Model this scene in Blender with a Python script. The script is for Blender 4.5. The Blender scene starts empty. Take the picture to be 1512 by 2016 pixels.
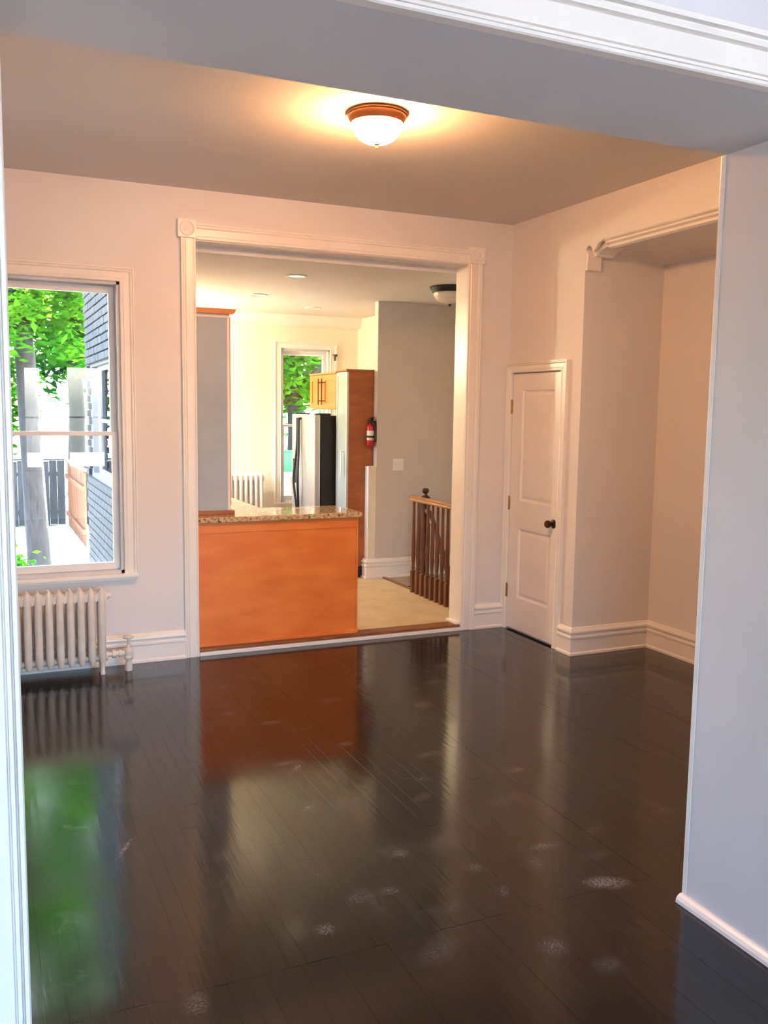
import bpy, bmesh, math, random
from mathutils import Vector, Matrix
random.seed(7)
R = math.radians
COL = bpy.context.scene.collection
SC = bpy.context.scene

# ------------------------------------------------------------------ camera
CAM = dict(yaw=0.4244, pitch=-0.1133, roll=0.0137, f=1774.0, loc=(-3.7003, -5.9196, 1.6717))
def make_camera():
    cy, sy = math.cos(CAM['yaw']), math.sin(CAM['yaw']); cp, sp = math.cos(CAM['pitch']), math.sin(CAM['pitch'])
    fw = Vector((sy*cp, cy*cp, sp)); r = Vector((cy, -sy, 0)); u = r.cross(fw)
    c, s = math.cos(CAM['roll']), math.sin(CAM['roll'])
    r2 = c*r + s*u; u2 = -s*r + c*u
    cd = bpy.data.cameras.new('camera'); co = bpy.data.objects.new('camera', cd); COL.objects.link(co)
    cd.sensor_fit = 'HORIZONTAL'; cd.sensor_width = 36.0; cd.lens = CAM['f']/1512*36.0
    cd.clip_start = 0.02; cd.clip_end = 300
    m = Matrix((( r2.x, u2.x, -fw.x), (r2.y, u2.y, -fw.y), (r2.z, u2.z, -fw.z))).to_4x4()
    m.translation = Vector(CAM['loc']); co.matrix_world = m
    SC.camera = co
make_camera()

# ------------------------------------------------------------------ sky, sun, exposure
SKY_STRENGTH = 1.3
SUN_STRENGTH = 36.0
LAMP_STRENGTH = 78.0
EXPOSURE = 2.25
w = bpy.data.worlds.new('sky'); SC.world = w; w.use_nodes = True
nt = w.node_tree; nt.nodes.clear()
sky = nt.nodes.new('ShaderNodeTexSky'); sky.sky_type = 'NISHITA'; sky.sun_disc = False
sky.sun_elevation = R(48); sky.sun_rotation = R(36); sky.air_density = 1.0; sky.dust_density = 3.0; sky.ozone_density = 1.0
bg = nt.nodes.new('ShaderNodeBackground'); bg.inputs['Strength'].default_value = SKY_STRENGTH
wo = nt.nodes.new('ShaderNodeOutputWorld')
nt.links.new(sky.outputs[0], bg.inputs[0]); nt.links.new(bg.outputs[0], wo.inputs[0])
sd = bpy.data.lights.new('sun', 'SUN'); sd.energy = SUN_STRENGTH; sd.angle = R(1.0); sd.color = (1.0, .95, .85)
so = bpy.data.objects.new('sun', sd); COL.objects.link(so)
so.rotation_euler = Vector((-0.40, -0.55, -0.73)).to_track_quat('-Z', 'Y').to_euler(); so.location = (6, 9, 9)
vs = SC.view_settings
SC.display_settings.display_device = 'sRGB'
vs.view_transform = 'Standard'; vs.look = 'None'; vs.gamma = 1.0; vs.use_curve_mapping = False; vs.exposure = EXPOSURE
SC.cycles.use_denoising = True
SC.cycles.max_bounces = 14; SC.cycles.diffuse_bounces = 8; SC.cycles.glossy_bounces = 6
SC.cycles.transparent_max_bounces = 16; SC.cycles.sample_clamp_indirect = 8.0
def portal(loc, rot, sx, sy):
    ld = bpy.data.lights.new('window_daylight_portal', 'AREA'); ld.shape = 'RECTANGLE'; ld.size = sx; ld.size_y = sy
    ld.cycles.is_portal = True
    o = bpy.data.objects.new('window_daylight_portal', ld); COL.objects.link(o); o.location = loc; o.rotation_euler = rot

# ------------------------------------------------------------------ materials
MATS = {}
def mat(name, color, rough=.5, metal=0., var=.06, vscale=6., bump=.0, bscale=60., spec=.5, coat=0., stretch=None, emit=None, estr=0., color2=None):
    m = bpy.data.materials.new(name); m.use_nodes = True; t = m.node_tree; b = t.nodes['Principled BSDF']
    b.inputs['Roughness'].default_value = rough; b.inputs['Metallic'].default_value = metal
    b.inputs['Specular IOR Level'].default_value = spec; b.inputs['Coat Weight'].default_value = coat
    tc = t.nodes.new('ShaderNodeNewGeometry'); mp = t.nodes.new('ShaderNodeMapping'); t.links.new(tc.outputs['Position'], mp.inputs['Vector'])
    if stretch: mp.inputs['Scale'].default_value = stretch
    n = t.nodes.new('ShaderNodeTexNoise'); n.inputs['Scale'].default_value = vscale; n.inputs['Detail'].default_value = 5
    t.links.new(mp.outputs[0], n.inputs['Vector'])
    cr = t.nodes.new('ShaderNodeValToRGB'); c2 = color2 or tuple(max(0, c*(1-var*2)) for c in color)
    cr.color_ramp.elements[0].position = .35; cr.color_ramp.elements[1].position = .65
    cr.color_ramp.elements[0].color = (*c2, 1); cr.color_ramp.elements[1].color = (*color, 1)
    t.links.new(n.outputs['Fac'], cr.inputs['Fac']); t.links.new(cr.outputs[0], b.inputs['Base Color'])
    if bump:
        n2 = t.nodes.new('ShaderNodeTexNoise'); n2.inputs['Scale'].default_value = bscale; n2.inputs['Detail'].default_value = 4
        t.links.new(mp.outputs[0], n2.inputs['Vector'])
        bp = t.nodes.new('ShaderNodeBump'); bp.inputs['Strength'].default_value = bump; bp.inputs['Distance'].default_value = .004
        t.links.new(n2.outputs['Fac'], bp.inputs['Height']); t.links.new(bp.outputs[0], b.inputs['Normal'])
    if emit:
        b.inputs['Emission Color'].default_value = (*emit, 1); b.inputs['Emission Strength'].default_value = estr
    MATS[name] = m; return m

mat('wall_paint', (.74, .72, .72), .62, var=.015, vscale=2, bump=.10, bscale=140)
mat('ceiling_paint', (.68, .67, .665), .8, var=.02, vscale=1.5, bump=.10, bscale=90)
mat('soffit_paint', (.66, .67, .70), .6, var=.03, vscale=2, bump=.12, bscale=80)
mat('trim_paint', (.84, .82, .79), .32, var=.02, vscale=5, bump=.05, bscale=50)
mat('vinyl_white', (.80, .80, .81), .35, var=.02)
mat('sash_grey', (.60, .61, .63), .4, var=.03)
mat('hall_paint', (.60, .57, .55), .6, var=.015, bump=.08, bscale=120)
mat('kitchen_paint', (.80, .77, .66), .6, var=.015, bump=.08, bscale=120)
mat('orange_maple', (.80, .245, .055), .33, var=.12, vscale=3.0, stretch=(1, 1, 3), bump=.03, bscale=30, color2=(.70, .18, .035))
mat('cherry_side', (.40, .135, .042), .4, var=.12, vscale=5, stretch=(1, 1, 3), bump=.05, bscale=200)
mat('maple_door', (.62, .205, .045), .35, var=.08, vscale=4, stretch=(1, 1, 3))
mat('oak_top', (.34, .15, .055), .3, var=.15, vscale=8, stretch=(4, 1, 4))
mat('oak_rail', (.17, .058, .022), .35, var=.2, vscale=8, stretch=(4, 4, 1), bump=.06, bscale=90)
mat('stair_dark', (.018, .010, .007), .9, spec=.1, var=.2)  # near-black colour stands in for the shade inside the stairwell
mat('dark_oak', (.06, .022, .010), .4, var=.2, vscale=8)
mat('saddle_wood', (.26, .11, .045), .4, var=.2, vscale=6, stretch=(1, 8, 8))
mat('kitchen_floor', (.56, .45, .31), .55, var=.12, vscale=5, bump=.08, bscale=160, color2=(.48, .37, .24))
mat('grey_panel', (.40, .48, .57), .55, var=.06, vscale=2.5, bump=.05, bscale=60)
mat('steel', (.62, .62, .58), .32, metal=.7, var=.03, stretch=(1, 1, 30))
mat('steel_grey', (.33, .33, .34), .4, metal=.6)
mat('black_plastic', (.008, .008, .009), .45)
mat('black_side', (.006, .006, .007), .6, bump=.1, bscale=300)
mat('aluminium', (.68, .67, .62), .35, metal=.6)
mat('frosted_glass', (.33, .37, .35), .28, var=.05, vscale=3)
mat('bronze', (.10, .055, .03), .35, metal=.8, var=.2, vscale=20)
mat('copper_rim', (.42, .17, .06), .35, metal=.6, var=.1)
mat('brass', (.45, .27, .09), .35, metal=.9, var=.1, vscale=20)
mat('radiator_paint', (.74, .70, .64), .38, var=.06, vscale=14, bump=.15, bscale=60)
mat('red_enamel', (.50, .012, .015), .25, var=.05)
mat('label_white', (.75, .74, .70), .5, var=.1, vscale=60)
mat('opal_glass', (.62, .60, .55), .3, var=.03)
mat('lamp_glass', (.9, .8, .65), .3, emit=(1.0, .45, .165), estr=LAMP_STRENGTH)
mat('globe_glass', (.9, .85, .7), .3, emit=(1.0, .80, .50), estr=230.0)
mat('can_lens', (.55, .50, .38), .4)
mat('can_lens_lit', (.8, .75, .6), .4, emit=(1.0, .80, .48), estr=.8)
mat('fence_grey', (.035, .036, .04), .8, var=.2, vscale=3, stretch=(6, 6, 1), bump=.3)
mat('fence_cedar', (.22, .075, .02), .7, var=.25, vscale=3, stretch=(6, 6, 1), bump=.3)
mat('bark', (.022, .020, .020), .9, var=.3, vscale=8, stretch=(4, 4, 1), bump=.8, bscale=20)
mat('grass', (.03, .07, .012), .9, var=.3, vscale=3, bump=.5, bscale=50)
mat('patio', (.40, .39, .38), .8, var=.06, vscale=4, bump=.1)
mat('asphalt', (.20, .20, .21), .9, bump=.3)
mat('mortar', (.12, .115, .11), .9, bump=.3)
mat('green_mesh', (.012, .16, .035), .6, var=.2, vscale=30)
mat('stone_white', (.75, .74, .70), .8)
for i, c in enumerate([(.032, .028, .028), (.045, .036, .033), (.024, .023, .025)]):
    mat('brick_%d' % i, c, .85, var=.2, vscale=12, bump=.4, bscale=60)

def m_glass(name, tint=(1, 1, 1), ior=1.6, rough=0.0):
    m = bpy.data.materials.new(name); m.use_nodes = True; t = m.node_tree; t.nodes.clear()
    o = t.nodes.new('ShaderNodeOutputMaterial'); mx = t.nodes.new('ShaderNodeMixShader')
    tr = t.nodes.new('ShaderNodeBsdfTransparent'); tr.inputs[0].default_value = (*tint, 1)
    gl = t.nodes.new('ShaderNodeBsdfGlossy'); gl.inputs['Roughness'].default_value = rough
    fr = t.nodes.new('ShaderNodeFresnel'); fr.inputs[0].default_value = ior
    t.links.new(fr.outputs[0], mx.inputs[0]); t.links.new(tr.outputs[0], mx.inputs[1]); t.links.new(gl.outputs[0], mx.inputs[2]); t.links.new(mx.outputs[0], o.inputs[0])
    MATS[name] = m
m_glass('window_glass')

def m_leaf(name, c1, c2):
    m = bpy.data.materials.new(name); m.use_nodes = True; t = m.node_tree; t.nodes.clear()
    o = t.nodes.new('ShaderNodeOutputMaterial'); mx = t.nodes.new('ShaderNodeMixShader'); mx.inputs[0].default_value = .45
    d = t.nodes.new('ShaderNodeBsdfDiffuse'); tl = t.nodes.new('ShaderNodeBsdfTranslucent')
    g = t.nodes.new('ShaderNodeNewGeometry'); n = t.nodes.new('ShaderNodeTexNoise'); n.inputs['Scale'].default_value = 1.7
    t.links.new(g.outputs['Position'], n.inputs['Vector'])
    cr = t.nodes.new('ShaderNodeValToRGB'); cr.color_ramp.elements[0].position = .35; cr.color_ramp.elements[1].position = .65
    cr.color_ramp.elements[0].color = (*c1, 1); cr.color_ramp.elements[1].color = (*c2, 1)
    t.links.new(n.outputs['Fac'], cr.inputs[0])
    for s in (d, tl): t.links.new(cr.outputs[0], s.inputs[0])
    t.links.new(d.outputs[0], mx.inputs[1]); t.links.new(tl.outputs[0], mx.inputs[2]); t.links.new(mx.outputs[0], o.inputs[0])
    MATS[name] = m
m_leaf('leaf', (.012, .085, .006), (.06, .20, .010))
m_leaf('leaf_dark', (.008, .06, .014), (.02, .10, .022))

def m_granite():
    m = mat('granite', (.55, .42, .25), .10, var=.1, vscale=40); t = m.node_tree; b = t.nodes['Principled BSDF']
    g = t.nodes.new('ShaderNodeNewGeometry')
    v = t.nodes.new('ShaderNodeTexVoronoi'); v.inputs['Scale'].default_value = 70; t.links.new(g.outputs['Position'], v.inputs['Vector'])
    n = t.nodes.new('ShaderNodeTexNoise'); n.inputs['Scale'].default_value = 45; n.inputs['Detail'].default_value = 6; t.links.new(g.outputs['Position'], n.inputs['Vector'])
    cr = t.nodes.new('ShaderNodeValToRGB'); e = cr.color_ramp.elements
    e[0].position = .33; e[0].color = (.03, .018, .01, 1); e[1].position = .62; e[1].color = (.72, .56, .36, 1)
    x = cr.color_ramp.elements.new(.41); x.color = (.48, .31, .14, 1)
    t.links.new(n.outputs['Fac'], cr.inputs[0])
    mx = t.nodes.new('ShaderNodeMixRGB'); mx.inputs[0].default_value = .25
    t.links.new(cr.outputs[0], mx.inputs[1]); t.links.new(v.outputs['Color'], mx.inputs[2]); mx.blend_type = 'MULTIPLY'
    t.links.new(mx.outputs[0], b.inputs['Base Color'])
m_granite()

# floor: black painted boards, glossy, with dusty shoe marks (ellipses: x, y, half length, half width, angle, strength)
PRINTS = [(-1.70, -3.47, .085, .040, -.35, .9), (-2.10, -3.72, .05, .045, .2, .45), (-2.73, -3.35, .04, .035, .8, .5), (-1.99, -2.58, .05, .03, .6, .3),
          (-1.44, -2.48, .06, .03, .1, .45), (-1.10, -3.09, .06, .035, .0, .35), (-2.11, -2.98, .10, .06, .7, .22), (-2.62, -3.01, .06, .045, 1.2, .25),
          (-2.07, -1.87, .05, .03, .3, .4), (-2.42, -1.99, .06, .03, 0, .35), (-3.19, -3.55, .06, .04, 1.3, .4), (-2.0, -3.86, .05, .04, .4, .25),
          (-1.75, -2.15, .07, .03, .3, .3), (-1.6, -1.6, .06, .04, .2, .3), (-1.9, -1.2, .09, .04, .1, .3), (-1.2, -1.9, .06, .03, .2, .25),
          (-1.55, -2.9, .06, .04, .5, .2), (-2.3, -2.5, .08, .05, .9, .22), (-1.35, -1.2, .06, .035, .4, .25), (-.9, -1.7, .06, .03, .1, .22),
          (-2.9, -2.75, .05, .035, .6, .2), (-1.85, -3.25, .07, .045, .9, .25), (-2.45, -3.6, .09, .05, .5, .25), (-1.7, -2.75, .09, .05, .2, .2),
          (-1.5, -.8, .08, .03, .1, .25), (-1.1, -.9, .05, .03, .1, .2), (-3.24, -2.55, .012, .085, -.45, .7)]
_r = random.Random(21)
PRINTS += [(_r.uniform(-2.6, -.9), _r.uniform(-3.5, -.5), _r.uniform(.035, .08), _r.uniform(.02, .045), _r.uniform(-.3, 1.0), _r.uniform(.2, .5)) for _ in range(30)]
def m_floor():
    m = bpy.data.materials.new('black_floor_paint'); m.use_nodes = True; t = m.node_tree; b = t.nodes['Principled BSDF']
    L = t.links.new
    g = t.nodes.new('ShaderNodeNewGeometry'); sx = t.nodes.new('ShaderNodeSeparateXYZ'); L(g.outputs['Position'], sx.inputs[0])
    def math_(op, a, b_=None, c=None, clamp=False):
        n = t.nodes.new('ShaderNodeMath'); n.operation = op; n.use_clamp = clamp
        for i, v in enumerate((a, b_, c)):
            if v is None: continue
            if isinstance(v, (int, float)): n.inputs[i].default_value = v
            else: L(v, n.inputs[i])
        return n.outputs[0]
    acc = None
    for (x, y, a, bb, an, s) in PRINTS:
        mp = t.nodes.new('ShaderNodeMapping'); mp.vector_type = 'TEXTURE'
        mp.inputs['Location'].default_value = (x, y, 0); mp.inputs['Rotation'].default_value = (0, 0, an); mp.inputs['Scale'].default_value = (a, bb, 1)
        L(g.outputs['Position'], mp.inputs[0])
        ln = t.nodes.new('ShaderNodeVectorMath'); ln.operation = 'LENGTH'; L(mp.outputs[0], ln.inputs[0])
        mr = t.nodes.new('ShaderNodeMapRange'); L(ln.outputs['Value'], mr.inputs[0])
        mr.inputs[1].default_value = 1.3; mr.inputs[2].default_value = .3; mr.inputs[3].default_value = 0; mr.inputs[4].default_value = s
        acc = mr.outputs[0] if acc is None else math_('MAXIMUM', acc, mr.outputs[0])
    n1 = t.nodes.new('ShaderNodeTexNoise'); n1.inputs['Scale'].default_value = 110; n1.inputs['Detail'].default_value = 6; L(g.outputs['Position'], n1.inputs['Vector'])
    r1 = t.nodes.new('ShaderNodeMapRange'); L(n1.outputs['Fac'], r1.inputs[0]); r1.inputs[1].default_value = .30; r1.inputs[2].default_value = .80
    dust = math_('MULTIPLY', acc, r1.outputs[0])
    # overall faint haze of scuffs
    n2 = t.nodes.new('ShaderNodeTexNoise'); n2.inputs['Scale'].default_value = 5.5; n2.inputs['Detail'].default_value = 8; n2.inputs['Roughness'].default_value = .7; n2.inputs['Distortion'].default_value = 1.2; L(g.outputs['Position'], n2.inputs['Vector'])
    r2 = t.nodes.new('ShaderNodeMapRange'); L(n2.outputs['Fac'], r2.inputs[0]); r2.inputs[1].default_value = .58; r2.inputs[2].default_value = .85; r2.inputs[4].default_value = .22
    dust = math_('MAXIMUM', dust, r2.outputs[0])
    mx = t.nodes.new('ShaderNodeMixRGB'); mx.inputs[1].default_value = (.0055, .0055, .006, 1); mx.inputs[2].default_value = (.26, .255, .25, 1)
    L(dust, mx.inputs[0]); L(mx.outputs[0], b.inputs['Base Color'])
    n3 = t.nodes.new('ShaderNodeTexNoise'); n3.inputs['Scale'].default_value = 2.2; n3.inputs['Detail'].default_value = 6; L(g.outputs['Position'], n3.inputs['Vector'])
    r3 = t.nodes.new('ShaderNodeMapRange'); L(n3.outputs['Fac'], r3.inputs[0]); r3.inputs[1].default_value = .3; r3.inputs[2].default_value = .7; r3.inputs[3].default_value = .09; r3.inputs[4].default_value = .16
    L(math_('MULTIPLY_ADD', dust, .5, r3.outputs[0]), b.inputs['Roughness'])
    b.inputs['Specular IOR Level'].default_value = .66
    mp = t.nodes.new('ShaderNodeMapping'); mp.inputs['Scale'].default_value = (38, 3, 1); L(g.outputs['Position'], mp.inputs[0])
    n4 = t.nodes.new('ShaderNodeTexNoise'); n4.inputs['Scale'].default_value = 1; n4.inputs['Detail'].default_value = 4; L(mp.outputs[0], n4.inputs['Vector'])
    bp = t.nodes.new('ShaderNodeBump'); bp.inputs['Strength'].default_value = .10; bp.inputs['Distance'].default_value = .004; L(n4.outputs['Fac'], bp.inputs['Height']); L(bp.outputs[0], b.inputs['Normal'])
    MATS['black_floor_paint'] = m
m_floor()

# ------------------------------------------------------------------ mesh helpers
class MB:
    def __init__(s): s.v = []; s.f = []
    def box(s, x0, x1, y0, y1, z0, z1):
        n = len(s.v)
        s.v += [(x0,y0,z0),(x1,y0,z0),(x1,y1,z0),(x0,y1,z0),(x0,y0,z1),(x1,y0,z1),(x1,y1,z1),(x0,y1,z1)]
        s.f += [tuple(n+i for i in q) for q in ((0,3,2,1),(4,5,6,7),(0,1,5,4),(1,2,6,5),(2,3,7,6),(3,0,4,7))]
        return s
    def loft(s, rings, close=True, cap=True):
        n0 = len(s.v); k = len(rings[0])
        for r in rings: s.v += [tuple(p) for p in r]
        for i in range(len(rings)-1):
            for j in range(k if close else k-1):
                a = n0+i*k+j; b = n0+i*k+(j+1) % k
                s.f.append((a, b, b+k, a+k))
        if cap:
            s.f.append(tuple(n0+j for j in reversed(range(k)))); s.f.append(tuple(n0+(len(rings)-1)*k+j for j in range(k)))
        return s
    def strip(s, prof, p0, p1, across, out, m0=0., m1=0.):
        """profile (a,b) swept from p0 to p1; a along across, b along out; ends mitred by m*a"""
        p0 = Vector(p0); p1 = Vector(p1); d = (p1-p0).normalized(); A = Vector(across); O = Vector(out)
        return s.loft([[p0+A*a+O*b+d*(m0*a) for a, b in prof], [p1+A*a+O*b+d*(m1*a) for a, b in prof]])
    def lathe(s, prof, c=(0,0,0), seg=24, axis='Z'):
        c = Vector(c); rings = []
        for r, h in prof:
            ring = []
            for i in range(seg):
                t = 2*math.pi*i/seg; a, b = max(r, 1e-5)*math.cos(t), max(r, 1e-5)*math.sin(t)
                q = {'Z': (a, b, h), 'X': (h, a, b), 'Y': (b, h, a)}[axis]
                ring.append(c+Vector(q))
            rings.append(ring)
        return s.loft(rings)
    def tube(s, pts, r, seg=8):
        pts = [Vector(p) for p in pts]; rings = []
        rr = r if isinstance(r, (list, tuple)) else [r]*len(pts)
        ref = None
        for i, p in enumerate(pts):
            d = (pts[min(i+1, len(pts)-1)]-pts[max(i-1, 0)]).normalized()
            if ref is None:
                ref = Vector((0,0,1)) if abs(d.z) < .9 else Vector((1,0,0))
            u = (ref - d*ref.dot(d)).normalized(); v = d.cross(u); ref = u
            rings.append([p+(u*math.cos(2*math.pi*k/seg)+v*math.sin(2*math.pi*k/seg))*rr[i] for k in range(seg)])
        return s.loft(rings)
    def prism(s, poly, axis, a0, a1):
        def P(p, h):
            return {'X': (h, p[0], p[1]), 'Y': (p[0], h, p[1]), 'Z': (p[0], p[1], h)}[axis]
        return s.loft([[P(p, a0) for p in poly], [P(p, a1) for p in poly]])
    def mesh(s, name, off=(0,0,0), bevel=0., smooth=False, seg=2):
        me = bpy.data.meshes.new(name); o = Vector(off)
        me.from_pydata([tuple(Vector(p)-o) for p in s.v], [], s.f)
        bm = bmesh.new(); bm.from_mesh(me); bmesh.ops.recalc_face_normals(bm, faces=bm.faces)
        if bevel:
            bmesh.ops.remove_doubles(bm, verts=bm.verts, dist=1e-6)
            ed = [e for e in bm.edges if len(e.link_faces) == 2 and e.calc_face_angle(0) > R(30)]
            bmesh.ops.bevel(bm, geom=ed, offset=bevel, segments=seg, affect='EDGES', profile=.6, clamp_overlap=True)
        if smooth:
            for f in bm.faces: f.smooth = True
            for e in bm.edges:
                if len(e.link_faces) == 2 and e.calc_face_angle(0) > R(38): e.smooth = False
        bm.to_mesh(me); bm.free(); return me

def world_loc(o):
    v = Vector(o.location)
    while o.parent: o = o.parent; v += Vector(o.location)
    return v
def tag(o, label, cat, group=None, kind=None):
    o['label'] = label; o['category'] = cat
    if group: o['group'] = group
    if kind: o['kind'] = kind
    return o
def link(name, me, material, parent=None, loc=None):
    o = bpy.data.objects.new(name, me); COL.objects.link(o)
    if parent: o.parent = parent
    if loc is not None: o.location = loc
    if material and not me.materials: me.materials.append(MATS[material])
    return o
def part(name, mb, material, parent, bevel=0., smooth=False, origin=None, label=None):
    """mesh in world coordinates under parent, origin at its own centre"""
    if origin is None:
        n = len(mb.v); lo = [min(p[i] for p in mb.v) for i in range(3)]; hi = [max(p[i] for p in mb.v) for i in range(3)]
        origin = Vector(((lo[0]+hi[0])/2, (lo[1]+hi[1])/2, lo[2]))
    origin = Vector(origin)
    o = link(name, mb.mesh(name, origin, bevel, smooth), material, parent, origin-(world_loc(parent) if parent else Vector((0,0,0))))
    if label: o['label'] = label
    return o
def thing(name, loc, label, cat, group=None, kind=None):
    o = bpy.data.objects.new(name, None); COL.objects.link(o); o.location = loc; o.empty_display_size = .1
    return tag(o, label, cat, group, kind)
def struct(name, mb, material, label, cat, bevel=0., smooth=False):
    return tag(part(name, mb, material, None, bevel, smooth), label, cat, kind='structure')
def wall(axis, c0, c1, u0, u1, z0, z1, holes=()):
    """wall slab normal to axis between c0 and c1, spanning u and z, with rectangular holes (u0,u1,z0,z1)"""
    mb = MB(); us = sorted({u0, u1, *[h[0] for h in holes], *[h[1] for h in holes]}); zs = sorted({z0, z1, *[h[2] for h in holes], *[h[3] for h in holes]})
    us = [u for u in us if u0 <= u <= u1]; zs = [z for z in zs if z0 <= z <= z1]
    fill = {}
    for i in range(len(us)-1):
        for j in range(len(zs)-1):
            um, zm = (us[i]+us[i+1])/2, (zs[j]+zs[j+1])/2
            fill[i, j] = not any(h[0] < um < h[1] and h[2] < zm < h[3] for h in holes)
    def V(c, u, z): return (c, u, z) if axis == 'X' else (u, c, z)
    def quad(*p): n = len(mb.v); mb.v += p; mb.f.append((n, n+1, n+2, n+3))
    for (i, j), f in fill.items():
        if not f: continue
        a, b, c, d = us[i], us[i+1], zs[j], zs[j+1]
        quad(V(c0,a,c), V(c0,b,c), V(c0,b,d), V(c0,a,d)); quad(V(c1,a,c), V(c1,a,d), V(c1,b,d), V(c1,b,c))
        if not fill.get((i-1, j)): quad(V(c0,a,c), V(c0,a,d), V(c1,a,d), V(c1,a,c))
        if not fill.get((i+1, j)): quad(V(c0,b,c), V(c1,b,c), V(c1,b,d), V(c0,b,d))
        if not fill.get((i, j-1)): quad(V(c0,a,c), V(c1,a,c), V(c1,b,c), V(c0,b,c))
        if not fill.get((i, j+1)): quad(V(c0,a,d), V(c0,b,d), V(c1,b,d), V(c1,a,d))
    # weld
    key = {}; nv = []; rm = []
    for p in mb.v:
        k = tuple(round(x, 5) for x in p)
        if k not in key: key[k] = len(nv); nv.append(p)
        rm.append(key[k])
    mb.v = nv; mb.f = [tuple(rm[i] for i in f) for f in mb.f]
    return mb

# ------------------------------------------------------------------ main dimensions (metres)
H = 3.05
OX0, OX1, OH = -2.381, -.377, 2.736        # kitchen doorway
WT = .17                                    # back wall thickness
NY, NX, NZ = -.905, .661, 2.69              # alcove side wall, depth, ceiling
JX0, JX1, JY0, JY1, JH = -3.642, -1.532, -4.147, -3.686, 2.478   # wide opening to the front room
KZ, KC = .03, 2.69                          # kitchen floor and ceiling
KX0, KX1, KY1 = -2.42, .322, 3.774
LX = -4.15                                  # left wall of the room
FY = -8.0                                   # front wall of the front room
FLX, FRX = -5.2, .9
SEAM = -3.5

# ------------------------------------------------------------------ room shell
WIN = (-3.765, -2.86, .60, 2.44)            # rough opening of the window in the back wall
struct('wall_back', wall('Y', 0, WT, LX-.25, 1.4, -.05, H+.1, [(OX0, OX1, -.1, OH), WIN]), 'wall_paint', 'pale wall with a window and the wide cased doorway to the kitchen', 'wall')
mb = wall('X', 0, .9, NY, 0, -.05, H+.1, [(-.692, -.058, -.1, 1.955)])
wr = struct('wall_right', mb, 'wall_paint', 'pale wall around the small panelled door', 'wall')
part('alcove_back', MB().box(NX, .9, -4.2, NY, -.05, H+.1), 'wall_paint', wr)
# alcove header with a scrolled corbel profile where it meets the jamb
poly = [(NY, 2.69), (NY, 2.735), (NY-.012, 2.75), (NY-.03, 2.757), (NY-.05, 2.75), (NY-.066, 2.728), (NY-.08, 2.713), (NY-.10, 2.725), (NY-.13, 2.757), (NY-.175, 2.775), (NY-.19, 2.785)]
top = [(-4.2, 2.806), (-4.2, H+.1), (NY, H+.1)]
part('alcove_header', MB().prism(poly + top, 'X', 0, .02), 'wall_paint', wr)
part('header_core', MB().box(.02, .2, -4.2, NY, 2.812, H+.1), 'wall_paint', wr)
part('alcove_soffit', MB().prism([(.082, 2.742), (NX+.02, NZ-.008), (.9, NZ-.008), (.9, H+.1), (.082, H+.1)], 'Y', -4.2, NY), 'wall_paint', wr)
struct('wall_left', MB().box(LX-.25, LX, JY1, 0, -.05, H+.1), 'wall_paint', 'pale plain wall beside the radiator window', 'wall')
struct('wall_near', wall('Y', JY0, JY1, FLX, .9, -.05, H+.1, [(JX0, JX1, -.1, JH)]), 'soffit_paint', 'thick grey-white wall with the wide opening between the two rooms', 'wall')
struct('ceiling', MB().box(FLX-.2, 1.0, JY1, WT, H, H+.12), 'ceiling_paint', 'flat off-white ceiling carrying the lit lamp', 'ceiling')
struct('ceiling_front', MB().box(FLX-.2, 1.0, FY-.2, JY0, H, H+.12), 'ceiling_paint', 'flat ceiling of the front room', 'ceiling')
FW = [(-5.0, -3.6, .6, 2.7), (-3.10, -2.78, .7, 2.27), (-2.51, -1.90, .7, 2.29), (-1.50, .40, .6, 2.7)]  # first and last openings are unseen, added to let in more daylight
struct('wall_front', wall('Y', FY-.25, FY, FLX, .9, -.05, H+.1, FW), 'wall_paint', 'street wall with tall windows in the front room', 'wall')
struct('wall_front_left', MB().box(FLX-.2, FLX, FY, JY0, -.05, H+.1), 'wall_paint', 'plain left wall of the front room', 'wall')
struct('wall_front_right', MB().box(FRX, FRX+.2, FY, JY0, -.05, H+.1), 'wall_paint', 'plain right wall of the front room', 'wall')

# floor: sub-floor plus single boards
fl = tag(part('floor', MB().box(FLX, .9, FY, 0, -.12, -.016), 'black_plastic', None), 'glossy black painted board floor with dusty shoe marks', 'floor', kind='structure')
PW = .057
def plank_mesh(i):
    mb = MB(); c = .00004; h = .0155
    prof = [(-PW/2+.0002, -h), (PW/2-.0002, -h), (PW/2-.0002, -c), (PW/2-.0002-c, 0), (-PW/2+.0002+c, 0), (-PW/2+.0002, -c)]
    mb.prism(prof, 'Y', 0, 1); return mb.mesh('plank')
PM = plank_mesh(0)
def plank(x, y0, y1):
    o = link('plank', PM, 'black_floor_paint', fl, Vector((x, y0+.0006, random.uniform(-.0004, .0003)))-world_loc(fl))
    o.scale = (1, y1-y0-.0012, 1); o.rotation_euler = (0, R(random.gauss(0, .025)), 0)
x = LX + PW/2
while x < NX:
    ye = 0 if x < 0 else (NY)
    ys = SEAM if JX0-.03 < x < JX1+.03 else JY1
    if x < -.03:
        c = random.uniform(-2.9, -.5); plank(x, ys, c); plank(x, c, ye-.002)
    else: plank(x, ys, ye)
    x += PW
x = FLX + PW/2
while x < FRX:
    plank(x, FY, SEAM if JX0-.03 < x < JX1+.03 else JY0)
    x += PW
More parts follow.
